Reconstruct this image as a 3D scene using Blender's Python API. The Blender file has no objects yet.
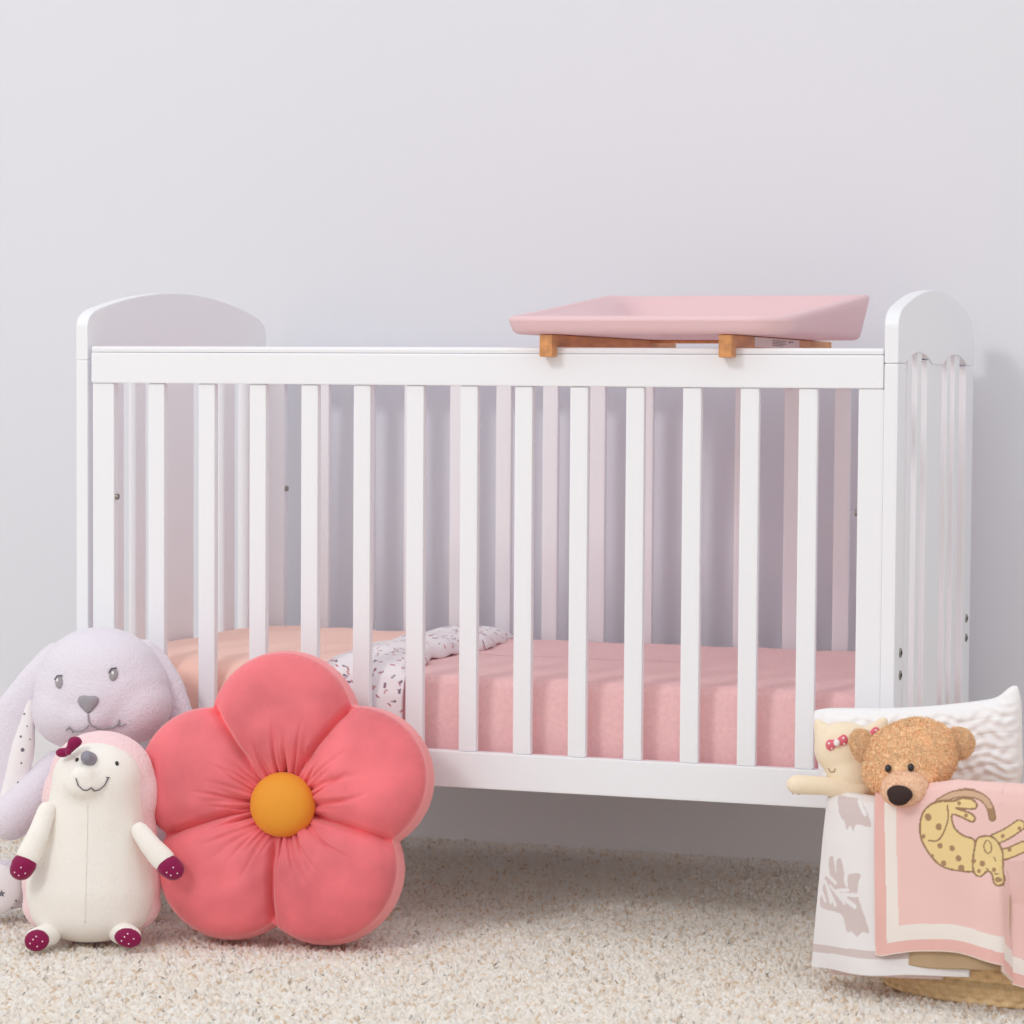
import bpy, bmesh, math, random
import numpy as np
from mathutils import Vector, Matrix, Quaternion
from mathutils.bvhtree import BVHTree
random.seed(7); RNG = np.random.default_rng(7)
PI = math.pi
SC = bpy.context.scene
COL = SC.collection

# ------------------------------------------------------------------ materials
def lin(c):
    return tuple(((v/255.0)/12.92 if v/255.0 <= 0.04045 else ((v/255.0+0.055)/1.055)**2.4) for v in c)

def mat(name, rgb, rough=0.6, bump=0.0, bscale=400.0, sheen=0.0, var=0.0, vscale=30.0, metal=0.0, attr=False,
        spec=0.5, sheen_tint=None, weave=0.0, wscale=900.0, stretch=(1, 1, 1), linear=False):
    m = bpy.data.materials.new(name); m.use_nodes = True
    nt = m.node_tree; b = nt.nodes['Principled BSDF']
    col = rgb if linear else lin(rgb)
    b.inputs['Base Color'].default_value = (*col, 1)
    b.inputs['Roughness'].default_value = rough
    b.inputs['Metallic'].default_value = metal
    b.inputs['Specular IOR Level'].default_value = spec
    if sheen:
        b.inputs['Sheen Weight'].default_value = sheen
        b.inputs['Sheen Roughness'].default_value = 0.45
        if sheen_tint: b.inputs['Sheen Tint'].default_value = (*lin(sheen_tint), 1)
    tc = nt.nodes.new('ShaderNodeTexCoord')
    mp = nt.nodes.new('ShaderNodeMapping'); mp.inputs['Scale'].default_value = stretch
    nt.links.new(tc.outputs['Object'], mp.inputs['Vector'])
    src = None
    if attr:
        at = nt.nodes.new('ShaderNodeAttribute'); at.attribute_name = 'Col'
        src = at.outputs['Color']
    if var:
        n = nt.nodes.new('ShaderNodeTexNoise'); n.inputs['Scale'].default_value = vscale
        n.inputs['Detail'].default_value = 4
        nt.links.new(mp.outputs['Vector'], n.inputs['Vector'])
        mr = nt.nodes.new('ShaderNodeMapRange')
        mr.inputs['From Min'].default_value = 0.3; mr.inputs['From Max'].default_value = 0.7
        mr.inputs['To Min'].default_value = 1-var; mr.inputs['To Max'].default_value = 1+var
        nt.links.new(n.outputs['Fac'], mr.inputs['Value'])
        mx = nt.nodes.new('ShaderNodeMix'); mx.data_type = 'RGBA'; mx.blend_type = 'MULTIPLY'
        mx.inputs['Factor'].default_value = 1
        if src: nt.links.new(src, mx.inputs['A'])
        else: mx.inputs['A'].default_value = (*col, 1)
        nt.links.new(mr.outputs['Result'], mx.inputs['B'])
        src = mx.outputs['Result']
    if src: nt.links.new(src, b.inputs['Base Color'])
    if bump or weave:
        bp = nt.nodes.new('ShaderNodeBump'); bp.inputs['Distance'].default_value = 0.002
        if bump:
            n2 = nt.nodes.new('ShaderNodeTexNoise'); n2.inputs['Scale'].default_value = bscale
            n2.inputs['Detail'].default_value = 3
            nt.links.new(mp.outputs['Vector'], n2.inputs['Vector'])
            nt.links.new(n2.outputs['Fac'], bp.inputs['Height']); bp.inputs['Strength'].default_value = bump
        else:
            w1 = nt.nodes.new('ShaderNodeTexWave'); w1.bands_direction = 'X'; w1.inputs['Scale'].default_value = wscale
            w2 = nt.nodes.new('ShaderNodeTexWave'); w2.bands_direction = 'Z'; w2.inputs['Scale'].default_value = wscale
            for ww in (w1, w2):
                ww.inputs['Distortion'].default_value = 1.5
                nt.links.new(mp.outputs['Vector'], ww.inputs['Vector'])
            ad = nt.nodes.new('ShaderNodeMath'); ad.operation = 'ADD'
            nt.links.new(w1.outputs['Fac'], ad.inputs[0]); nt.links.new(w2.outputs['Fac'], ad.inputs[1])
            nt.links.new(ad.outputs[0], bp.inputs['Height']); bp.inputs['Strength'].default_value = weave
        nt.links.new(bp.outputs['Normal'], b.inputs['Normal'])
    return m

M = {}
M['white'] = mat('white_paint', (238, 239, 244), 0.38, bump=0.02, bscale=60)
M['wall'] = mat('wall_paint', (224, 225, 232), 0.85, bump=0.02, bscale=150, spec=0.2)
M['skirting'] = mat('skirting_paint', (232, 231, 234), 0.5)
M['floor'] = mat('carpet_backing', (224, 214, 203), 0.95, bump=0.8, bscale=260, var=0.12, vscale=150, spec=0.1)
M['pile'] = mat('carpet_yarn', (200, 200, 200), 0.9, attr=True, spec=0.15, sheen=0.2)
M['steel'] = mat('bolt_steel', (150, 146, 140), 0.3, metal=1.0)
M['dark'] = mat('socket_dark', (50, 46, 44), 0.6)
M['pad'] = mat('pink_vinyl', (229, 194, 199), 0.42, bump=0.03, bscale=30, spec=0.4)
M['wood'] = mat('oiled_wood', (204, 142, 88), 0.5, var=0.22, vscale=14, stretch=(6, 1.0, 6))
M['sticker'] = mat('sticker_paper', (226, 214, 212), 0.6)
M['ink'] = mat('sticker_ink', (128, 116, 116), 0.6)
M['sheet'] = mat('pink_sheet', (250, 203, 204), 0.8, weave=0.35, wscale=260, var=0.05, vscale=160, sheen=0.25, spec=0.2)
M['duvet'] = mat('peach_duvet', (246, 202, 188), 0.8, bump=0.25, bscale=70, sheen=0.25, spec=0.2)
M['fold'] = mat('sprinkle_lining', (238, 234, 238), 0.85, attr=True, spec=0.2, bump=0.15, bscale=60)
M['velvet'] = mat('coral_velvet', (229, 115, 123), 0.62, bump=0.06, bscale=45, sheen=1.0, sheen_tint=(255, 190, 192), var=0.20, vscale=9, spec=0.2)
M['velvet_side_lit'] = mat('coral_velvet_lit', (240, 154, 157), 0.62, bump=0.06, bscale=45, sheen=0.65, sheen_tint=(255, 190, 190), spec=0.2)  # same fabric as the front, lightened to paint in the lit sheen
M['mustard'] = mat('mustard_velvet', (228, 152, 52), 0.65, bump=0.08, bscale=300, sheen=0.4, sheen_tint=(255, 210, 130), spec=0.2)
M['bunny'] = mat('lavender_plush', (227, 221, 232), 0.9, bump=0.9, bscale=260, sheen=0.4, spec=0.1)
M['bunny_white'] = mat('white_plush', (240, 238, 240), 0.9, bump=0.7, bscale=260, sheen=0.3, spec=0.1)
M['lining'] = mat('white_cotton', (238, 234, 236), 0.85, bump=0.1, bscale=90, spec=0.1)
M['speck'] = mat('grey_print', (120, 118, 128), 0.8)
M['grey'] = mat('grey_embroidery', (156, 152, 158), 0.75, bump=0.3, bscale=700, sheen=0.3)
M['dkgrey'] = mat('dark_thread', (104, 98, 106), 0.8)
M['hog'] = mat('cream_plush', (242, 238, 232), 0.9, bump=0.4, bscale=340, sheen=0.3, spec=0.1)
M['hogback'] = mat('pink_fleece', (244, 212, 216), 0.9, bump=1.0, bscale=190, sheen=0.4, spec=0.1)
M['burgundy'] = mat('burgundy_velvet', (136, 16, 74), 0.6, bump=0.15, bscale=500, sheen=0.3, spec=0.2)
M['hognose'] = mat('nose_grey_satin', (140, 138, 150), 0.45, spec=0.4)
M['whitedot'] = mat('white_dot', (240, 220, 228), 0.8)
M['black'] = mat('black_bead', (35, 32, 36), 0.25)
M['teddy'] = mat('honey_plush', (254, 224, 182), 0.9, bump=0.7, bscale=260, sheen=0.5, sheen_tint=(255, 225, 180), var=0.12, vscale=180, spec=0.1)
M['muzzle'] = mat('muzzle_plush', (242, 206, 176), 0.9, bump=0.35, bscale=420, sheen=0.4, spec=0.1)
M['nosebrown'] = mat('brown_nose_felt', (48, 27, 26), 0.75, bump=0.3, bscale=600)
M['cat'] = mat('cream_fleece', (240, 224, 198), 0.9, bump=0.3, bscale=380, sheen=0.4, spec=0.1)
M['bowpink'] = mat('pink_flower_print', (220, 108, 124), 0.8)
M['bowwhite'] = mat('white_ribbon', (240, 236, 238), 0.8)
M['catline'] = mat('tan_thread', (176, 152, 118), 0.8)
M['quilt'] = mat('white_quilt', (240, 239, 241), 0.85, bump=0.1, bscale=120, spec=0.15)
M['blanket'] = mat('knit_blanket', (240, 200, 190), 0.9, attr=True, weave=0.3, wscale=330, sheen=0.25, spec=0.1)
M['tan'] = mat('tan_knit', (206, 178, 144), 0.9, weave=0.5, wscale=220, spec=0.1)
M['straw'] = mat('woven_straw', (236, 206, 160), 0.75, attr=True, spec=0.25)

# ------------------------------------------------------------------ object helpers
def link(o, parent=None):
    COL.objects.link(o)
    if parent is not None: o.parent = parent
    return o

def tag(o, label=None, cat=None, group=None, kind=None):
    if label: o['label'] = label
    if cat: o['category'] = cat
    if group: o['group'] = group
    if kind: o['kind'] = kind
    return o

def thing(name, loc, label, cat, rz=0.0, group=None):
    o = bpy.data.objects.new(name, None); o.empty_display_size = 0.05
    link(o); o.location = loc; o.rotation_euler = (0, 0, rz)
    return tag(o, label, cat, group)

def smooth(me, on=True):
    me.polygons.foreach_set('use_smooth', [on]*len(me.polygons))

def mesh_obj(name, me, m, parent=None, sm=True):
    me.materials.clear(); me.materials.append(m)
    if sm: smooth(me)
    return link(bpy.data.objects.new(name, me), parent)

def from_np(name, V, F, m, parent=None, sm=True, cols=None):
    me = bpy.data.meshes.new(name)
    V = np.asarray(V, np.float32); F = np.asarray(F, np.int32)
    k = F.shape[1]
    me.vertices.add(len(V)); me.vertices.foreach_set('co', V.ravel())
    me.loops.add(F.size); me.loops.foreach_set('vertex_index', F.ravel())
    me.polygons.add(len(F)); me.polygons.foreach_set('loop_start', np.arange(0, F.size, k, dtype=np.int32))
    me.update(calc_edges=True); me.validate()
    if cols is not None:
        a = me.color_attributes.new('Col', 'FLOAT_COLOR', 'POINT')
        c = np.ones((len(V), 4), np.float32); c[:, :3] = cols
        a.data.foreach_set('color', c.ravel())
    return mesh_obj(name, me, m, parent, sm)

def bm_obj(name, bm, m, parent=None, sm=False):
    bmesh.ops.recalc_face_normals(bm, faces=bm.faces)
    me = bpy.data.meshes.new(name); bm.to_mesh(me); bm.free()
    o = mesh_obj(name, me, m, parent, sm)
    return o

def box_bm(x0, x1, y0, y1, z0, z1, bev=0.002, seg=2, bm=None):
    b = bmesh.new()
    bmesh.ops.create_cube(b, size=1)
    for v in b.verts:
        v.co = Vector(((x0+x1)/2+v.co.x*(x1-x0), (y0+y1)/2+v.co.y*(y1-y0), (z0+z1)/2+v.co.z*(z1-z0)))
    if bev:
        bmesh.ops.bevel(b, geom=b.edges[:], offset=bev, segments=seg, profile=0.7, affect='EDGES')
    return b

def box(name, x0, x1, y0, y1, z0, z1, m, parent=None, bev=0.002, seg=2):
    return bm_obj(name, box_bm(x0, x1, y0, y1, z0, z1, bev, seg), m, parent)

def grid_faces(nu, nv, wrap_u=False, off=0):
    F = []
    U = nu if wrap_u else nu-1
    i, j = np.meshgrid(np.arange(U), np.arange(nv-1), indexing='ij')
    i2 = (i+1) % nu
    return (np.stack([i*nv+j, i2*nv+j, i2*nv+j+1, i*nv+j+1], -1).reshape(-1, 4)+off)

def tube_np(pts, rad, n=8):
    pts = [Vector(p) for p in pts]; V = []; F = []
    for i, p in enumerate(pts):
        t = (pts[min(i+1, len(pts)-1)]-pts[max(i-1, 0)]).normalized()
        a = t.orthogonal().normalized() if i == 0 else (a - t*a.dot(t)).normalized()
        b = t.cross(a)
        r = rad[i] if hasattr(rad, '__len__') else rad
        for k in range(n):
            V.append(p + (a*math.cos(2*PI*k/n)+b*math.sin(2*PI*k/n))*r)
    for i in range(len(pts)-1):
        for k in range(n):
            F.append((i*n+k, i*n+(k+1) % n, (i+1)*n+(k+1) % n, (i+1)*n+k))
    V = [tuple(v) for v in V]
    c0 = len(V); V.append(tuple(pts[0])); c1 = len(V); V.append(tuple(pts[-1]))
    e = (len(pts)-1)*n
    for k in range(n):
        F.append((c0, (k+1) % n, k, k)); F.append((c1, e+k, e+(k+1) % n, e+(k+1) % n))
    return V, F

def tube(name, pts, rad, m, parent=None, n=8):
    V, F = tube_np(pts, rad, n)
    bm = bmesh.new(); vs = [bm.verts.new(v) for v in V]
    for f in F:
        ff = []
        for i in f:
            if not ff or vs[i] is not ff[-1]: ff.append(vs[i])
        try: bm.faces.new(ff)
        except ValueError: pass
    return bm_obj(name, bm, m, parent, True)

# soft bodies: ellipsoids merged into one continuous skin.  element = (x, y, z, rx, ry, rz, roll about the view axis in degrees)
def limb(pts, steps=10):
    """pts: (x, y, z, rx, ry, rz[, roll]) stations, interpolated into a chain of ellipsoids"""
    out = []
    for a, b in zip(pts[:-1], pts[1:]):
        for k in range(steps):
            t = k/steps
            out.append(tuple(a[i]*(1-t)+b[i]*t for i in range(len(a))))
    out.append(tuple(pts[-1]))
    return out

def blob_mesh(name, els, voxel=0.005, iters=8):
    bm = bmesh.new()
    for e in els:
        roll = math.radians(e[6]) if len(e) > 6 else 0
        mtx = Matrix.Translation(e[:3]) @ Matrix.Rotation(roll, 4, 'Y') @ Matrix.Diagonal((e[3], e[4], e[5], 1))
        bmesh.ops.create_icosphere(bm, subdivisions=3, radius=1, matrix=mtx)
    me = bpy.data.meshes.new(name); bm.to_mesh(me); bm.free()
    o = bpy.data.objects.new('soft_tmp', me); COL.objects.link(o)
    r = o.modifiers.new('r', 'REMESH'); r.mode = 'VOXEL'; r.voxel_size = voxel
    if iters:
        s = o.modifiers.new('s', 'SMOOTH'); s.iterations = iters; s.factor = 0.5
    dg = bpy.context.evaluated_depsgraph_get(); dg.update()
    res = bpy.data.meshes.new_from_object(o.evaluated_get(dg), depsgraph=dg)
    bpy.data.objects.remove(o); res.name = name
    return res

def mesh_arrays(me):
    me.calc_loop_triangles()
    V = np.empty(len(me.vertices)*3, np.float32); me.vertices.foreach_get('co', V); V = V.reshape(-1, 3)
    T = np.empty(len(me.loop_triangles)*3, np.int32); me.loop_triangles.foreach_get('vertices', T)
    return V, T.reshape(-1, 3)

def fur_arrays(me, count, length, width, curl=0.5, lean=(0, 0, 0), segs=3, keep=None, mixn=0.25):
    V, T = mesh_arrays(me)
    VN = np.empty(len(me.vertices)*3, np.float32); me.vertices.foreach_get('normal', VN); VN = VN.reshape(-1, 3)
    a, b, c = V[T[:, 0]], V[T[:, 1]], V[T[:, 2]]
    nrm = np.cross(b-a, c-a); ar = np.linalg.norm(nrm, axis=1); nrm /= np.maximum(ar, 1e-12)[:, None]
    pick = RNG.choice(len(T), count, p=ar/ar.sum())
    u, v = RNG.random(count), RNG.random(count); fl = u+v > 1; u[fl] = 1-u[fl]; v[fl] = 1-v[fl]
    P = a[pick]+(b-a)[pick]*u[:, None]+(c-a)[pick]*v[:, None]; N = nrm[pick]
    SN = VN[T[pick, 0]]*(1-u-v)[:, None]+VN[T[pick, 1]]*u[:, None]+VN[T[pick, 2]]*v[:, None]
    if keep is not None:
        k = keep(P); P, N, SN = P[k], N[k], SN[k]; count = len(P)
    rnd = RNG.normal(size=(count, 3)); rnd -= N*(rnd*N).sum(1)[:, None]; rnd /= np.linalg.norm(rnd, axis=1)[:, None]
    sd = np.cross(N, rnd)
    L = length*(0.7+0.6*RNG.random(count))[:, None]
    W = width
    rows = []
    for s in range(segs+1):
        t = s/segs
        off = N*(t*(1-0.35*curl*t))*L + rnd*(curl*math.sin(t*2.2))*L*0.7 + np.asarray(lean)*t*t*L
        wd = sd*W*(1-0.75*t)
        rows.append(P-N*length*0.15+off-wd); rows.append(P-N*length*0.15+off+wd)
    VV = np.stack(rows, 1).reshape(-1, 3)
    k = 2*(segs+1)
    base = (np.arange(count)*k)[:, None]
    F = []
    for s in range(segs):
        F.append(np.concatenate([base+2*s, base+2*s+1, base+2*s+3, base+2*s+2], 1))
    SN = SN+mixn*rnd; SN /= np.linalg.norm(SN, axis=1)[:, None]
    return VV, np.concatenate(F), np.repeat(SN, k, 0)

def soft(name, els, m, parent=None, voxel=0.005, iters=8, fur=None):
    me = blob_mesh(name, els, voxel, iters)
    if fur:
        VV, F, SN = fur_arrays(me, **fur)
        V = np.empty(len(me.vertices)*3, np.float32); me.vertices.foreach_get('co', V); V = V.reshape(-1, 3)
        Q = [tuple(p.vertices) for p in me.polygons]
        n0 = len(V)
        Qa = np.array([q if len(q) == 4 else (*q, q[-1]) for q in Q if len(q) in (3, 4)], np.int32)
        quad = np.array([len(set(q)) == 4 for q in Qa.tolist()])
        out = from_np(name, np.concatenate([V, VV]), np.concatenate([Qa[quad], F+n0]), m, parent)
        return out, me
    return mesh_obj(name, me, m, parent), me

def surf(me, x, z, back=False):
    """front (or back) skin of a soft body at (x, z) in its own frame: point and normal"""
    bv = getattr(surf, 'c', {}).get(me.name)
    if bv is None:
        V, T = mesh_arrays(me)
        bv = BVHTree.FromPolygons([Vector(v) for v in V.tolist()], T.tolist())
        surf.c = getattr(surf, 'c', {}); surf.c[me.name] = bv
    h = bv.ray_cast(Vector((x, -2 if not back else 2, z)), Vector((0, 1 if not back else -1, 0)))
    if h[0] is None: return Vector((x, 0, z)), Vector((0, -1, 0))
    n = h[1]
    if n.dot(Vector((0, -1 if not back else 1, 0))) < 0: n = -n
    return h[0], n

def bead(name, p, n, rx, rz, depth, m, parent, roll=0.0, seg=16):
    """a flattened bead sitting on a surface, its short axis along n"""
    bm = bmesh.new()
    q = Vector((0, -1, 0)).rotation_difference(n)
    mtx = Matrix.Translation(p) @ q.to_matrix().to_4x4() @ Matrix.Rotation(math.radians(roll), 4, 'Y') @ Matrix.Diagonal((rx, depth, rz, 1))
    bmesh.ops.create_uvsphere(bm, u_segments=seg, v_segments=seg//2+2, radius=1, matrix=mtx)
    return bm_obj(name, bm, m, parent, True)

def on_line(me, pts, lift=0.0005, n=4):
    out = []
    for (a, b) in zip(pts[:-1], pts[1:]):
        for k in range(n):
            t = k/n; p, nn = surf(me, a[0]*(1-t)+b[0]*t, a[1]*(1-t)+b[1]*t); out.append(p+nn*lift)
    p, nn = surf(me, *pts[-1]); out.append(p+nn*lift)
    return out

# ------------------------------------------------------------------ camera, light, room
F_PX = 2708.2
cam = bpy.data.cameras.new('camera'); co = bpy.data.objects.new('camera', cam); link(co)
w_ = Vector((-0.31448, 0.94803, -0.04909)); r_ = Vector((0.94907, 0.31484, 0.00657))
w_ = Vector((math.sin(-.320317)*math.cos(.049106), math.cos(-.320317)*math.cos(.049106), -math.sin(.049106)))
r0 = Vector((math.cos(-.320317), -math.sin(-.320317), 0)); u0 = r0.cross(w_)
cr, sr = math.cos(.0065738), math.sin(.0065738)
r_ = r0*cr+u0*sr; u_ = r0*(-sr)+u0*cr
mw = Matrix((( r_.x, u_.x, -w_.x, 2.02423), (r_.y, u_.y, -w_.y, -3.88769), (r_.z, u_.z, -w_.z, 0.84676), (0, 0, 0, 1)))
co.matrix_world = mw
cam.sensor_width = 36; cam.lens = F_PX/1024*36; cam.clip_end = 60; cam.clip_start = 0.05
cam.dof.use_dof = True; cam.dof.focus_distance = 4.05; cam.dof.aperture_fstop = 8.0
SC.camera = co
SC.view_settings.view_transform = 'Standard'; SC.view_settings.look = 'None'
SC.view_settings.gamma = 1.0; SC.view_settings.use_curve_mapping = False
SC.view_settings.exposure = 0.07
SC.cycles.max_bounces = 24; SC.cycles.diffuse_bounces = 16; SC.cycles.transmission_bounces = 16

wd = bpy.data.worlds.new('World'); SC.world = wd; wd.use_nodes = True
# soft room light: brighter from the white ceiling overhead than from the sides
wn = wd.node_tree; wtc = wn.nodes.new('ShaderNodeTexCoord'); wsx = wn.nodes.new('ShaderNodeSeparateXYZ')
wn.links.new(wtc.outputs['Generated'], wsx.inputs['Vector'])
wmr = wn.nodes.new('ShaderNodeMapRange'); wmr.inputs['From Min'].default_value = 0.0; wmr.inputs['From Max'].default_value = 1.0
wmr.inputs['To Min'].default_value = 0.74; wmr.inputs['To Max'].default_value = 1.02
wn.links.new(wsx.outputs['Z'], wmr.inputs['Value'])
wn.nodes['Background'].inputs['Color'].default_value = (1.0, 1.0, 0.995, 1)
wn.links.new(wmr.outputs['Result'], wn.nodes['Background'].inputs['Strength'])

def area(name, loc, target, sx, sy, power, col=(1, 1, 1)):
    l = bpy.data.lights.new(name, 'AREA'); l.shape = 'RECTANGLE'; l.size = sx; l.size_y = sy
    l.energy = power; l.color = col
    o = bpy.data.objects.new(name, l); link(o); o.location = loc
    d = Vector(target)-Vector(loc); o.rotation_euler = d.to_track_quat('-Z', 'Y').to_euler()
    return o
KEYDIR = Vector((-0.30, -1.0, 0.66)).normalized()
area('key_light', Vector((0.6, 0.1, 0.5))+KEYDIR*7.0, (0.6, 0.1, 0.5), 1.3, 1.3, 105, (1.0, 0.99, 0.985))  # unseen area key lamp, not a window; direction set from the cast shadows

WALL_Y = 0.78
tag(box('floor', -4, 5, -5, WALL_Y+0.1, -0.08, -0.006, M['floor'], bev=0), kind='structure')
tag(box('wall_back', -4, 5, WALL_Y, WALL_Y+0.1, -0.08, 3.2, M['wall'], bev=0), kind='structure')
tag(box('baseboard_back', -4, 5, WALL_Y-0.012, WALL_Y, -0.006, 0.20, M['skirting'], bev=0.003), kind='structure')

# carpet pile: bent yarn tufts
def translucent_yarn(m, amount):
    # wool yarn lets some light through: half diffuse, part translucent
    nt = m.node_tree; b = nt.nodes['Principled BSDF']; out = nt.nodes['Material Output']
    tr = nt.nodes.new('ShaderNodeBsdfTranslucent'); mix = nt.nodes.new('ShaderNodeMixShader')
    mix.inputs['Fac'].default_value = amount
    nt.links.new(b.inputs['Base Color'].links[0].from_socket, tr.inputs['Color'])
    nt.links.new(b.outputs['BSDF'], mix.inputs[1]); nt.links.new(tr.outputs['BSDF'], mix.inputs[2])
    nt.links.new(mix.outputs['Shader'], out.inputs['Surface'])
    # fluffy fibre ends stand up from the yarn: shade with a normal leaning upwards
    ge = nt.nodes.new('ShaderNodeNewGeometry'); va = nt.nodes.new('ShaderNodeVectorMath'); va.operation = 'ADD'
    va.inputs[1].default_value = (0, 0, 0.8); vn = nt.nodes.new('ShaderNodeVectorMath'); vn.operation = 'NORMALIZE'
    nt.links.new(ge.outputs['Normal'], va.inputs[0]); nt.links.new(va.outputs[0], vn.inputs[0])
    nt.links.new(vn.outputs[0], b.inputs['Normal'])
translucent_yarn(M['pile'], 0.15)

def carpet():
    # a skin of small overlapping wool tufts ...
    x0, x1, y0, y1, st = -1.00, 2.10, -1.20, WALL_Y-0.0125, 0.0018
    nx, ny = int((x1-x0)/st)+1, int((y1-y0)/st)+1
    Hh = np.full((nx, ny), -0.0050); Ci = np.zeros((nx, ny), np.int8)
    n = 195000
    px_, py_ = RNG.uniform(0, nx-1, n), RNG.uniform(0, ny-1, n)
    ang = RNG.uniform(0, PI, n); la = RNG.uniform(2.0, 3.6, n); lb = RNG.uniform(1.0, 1.7, n)
    hh = RNG.uniform(0.0032, 0.0095, n)
    X, Y = x0+px_*st, y0+py_*st
    hh += 0.0016*np.sin(X*43+np.sin(Y*37)*2)*np.sin(Y*51+np.sin(X*29)*2)
    tilt = RNG.uniform(-0.35, 0.35, n)
    ci = RNG.choice(5, n, p=[.30, .22, .24, .08, .16]).astype(np.int8)
    ix, iy = np.round(px_).astype(int), np.round(py_).astype(int)
    ca, sa = np.cos(ang), np.sin(ang)
    for dx in range(-4, 5):
        for dy in range(-4, 5):
            gx, gy = ix+dx, iy+dy
            ok = (gx >= 0) & (gx < nx) & (gy >= 0) & (gy < ny)
            u = ((gx-px_)*ca+(gy-py_)*sa)/la; v = (-(gx-px_)*sa+(gy-py_)*ca)/lb
            q = 1-u*u-v*v; ok &= q > 0
            if not ok.any(): continue
            z = -0.0050+(hh*np.sqrt(np.maximum(q, 0))*(1+tilt*u))[ok]
            g1, g2 = gx[ok], gy[ok]
            np.maximum.at(Hh, (g1, g2), z)
            w = z >= Hh[g1, g2]-1e-9
            Ci[g1[w], g2[w]] = ci[ok][w]
    pal = np.array([lin(c) for c in ((251, 244, 235), (246, 234, 220), (253, 249, 244), (228, 204, 178), (250, 241, 230))])
    gx, gy = np.meshgrid(x0+np.arange(nx)*st, y0+np.arange(ny)*st, indexing='ij')
    V0 = np.stack([gx, gy, Hh], -1).reshape(-1, 3); C0 = pal[Ci].reshape(-1, 3); F0 = grid_faces(nx, ny)
    # ... with loose yarn ends standing out of it
    n = 9000
    x = RNG.uniform(x0, x1, n); y = RNG.uniform(y0, y1-0.004, n)
    ang = RNG.uniform(0, 2*PI, n); H = 0.008+0.007*RNG.random(n)**1.5; Ln = 0.003+0.010*RNG.random(n)
    dx, dy = np.cos(ang), np.sin(ang); wdt = 0.0014*(0.75+0.6*RNG.random(n)); rot = RNG.uniform(0, 2*PI, n)
    rings = []
    for (t, ww) in ((0, 1.0), (0.45, 1.05), (0.8, 0.8), (1.0, 0.3)):
        cx = x+dx*Ln*t**1.8; cy = y+dy*Ln*t**1.8; cz = -0.0075+H*np.sin(t*PI/2*0.95)
        for k in range(3):
            a = rot+2*PI*k/3+t*2
            rings.append(np.stack([cx+np.cos(a)*wdt*ww, cy+np.sin(a)*wdt*ww, cz+0*cx], 1))
    V1 = np.stack(rings, 1).reshape(-1, 3)
    base = (np.arange(n)*12)[:, None]+len(V0); F = [F0]
    for s in range(3):
        for k in range(3):
            k2 = (k+1) % 3
            F.append(np.concatenate([base+3*s+k, base+3*s+k2, base+3*s+3+k2, base+3*s+3+k], 1))
    C1 = np.repeat(pal[RNG.choice(5, n, p=[.3, .2, .24, .08, .18])], 12, axis=0)
    o = from_np('carpet_pile', np.concatenate([V0, V1]), np.concatenate(F), M['pile'], cols=np.concatenate([C0, C1]))
    tag(o, 'thick beige shaggy carpet pile covering the floor in front of the white wall', 'carpet', kind='stuff')
carpet()

# ------------------------------------------------------------------ the cot
W, D, T = 1.32, 0.709, 0.0205
crib = thing('crib', (W/2, D/2, 0), 'white wooden slatted baby cot with arched ends standing against the wall', 'cot')
OX, OY = W/2, D/2
def cbox(name, x0, x1, y0, y1, z0, z1, bev=0.002, m='white', parent=None):
    return box(name, x0-OX, x1-OX, y0-OY, y1-OY, z0, z1, M[m], parent or crib, bev)

def arch_outline():
    top = []
    # front corner rounded, then shallow arc, mirrored
    zc, zp, yc = 0.951, 0.989, 0.022
    par = lambda y: zp-(zp-zc)*((y-D/2)/(D/2-yc))**2
    cor = []
    for k in range(11):
        q = k/10; cor.append((0.045*q*q, (1-q)**2*0.925+2*q*(1-q)*0.9465+q*q*par(0.045)))
    top += cor
    for k in range(1, 44): 
        y = 0.045+(D-0.09)*k/44; top.append((y, par(y)))
    top += [(D-y, z) for y, z in cor[::-1]]
    bot = [(D, 0.8735)]
    def scal(y0, y1):
        return [(y0+(y1-y0)*k/14, 0.8735+0.017*math.sin(PI*k/14)**0.8) for k in range(15)]
    s2 = scal(0.395, 0.640); s1 = scal(0.060, 0.300)
    bot += s2[::-1] + s1[::-1] + [(0.0, 0.8735)]
    return top+bot

def prism_x(name, poly, x0, x1, m, parent, bev=0.0025):
    bm = bmesh.new()
    a = [bm.verts.new((x0-OX, y-OY, z)) for y, z in poly]
    f = bm.faces.new(a)
    r = bmesh.ops.extrude_face_region(bm, geom=[f])
    for v in [e for e in r['geom'] if isinstance(e, bmesh.types.BMVert)]: v.co.x = x1-OX
    bmesh.ops.recalc_face_normals(bm, faces=bm.faces)
    side = [e for e in bm.edges if abs(e.verts[0].co.x-e.verts[1].co.x) < 1e-6]
    if bev: bmesh.ops.bevel(bm, geom=side, offset=bev, segments=2, profile=0.7, affect='EDGES')
    return bm_obj(name, bm, M[m], parent)

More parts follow.
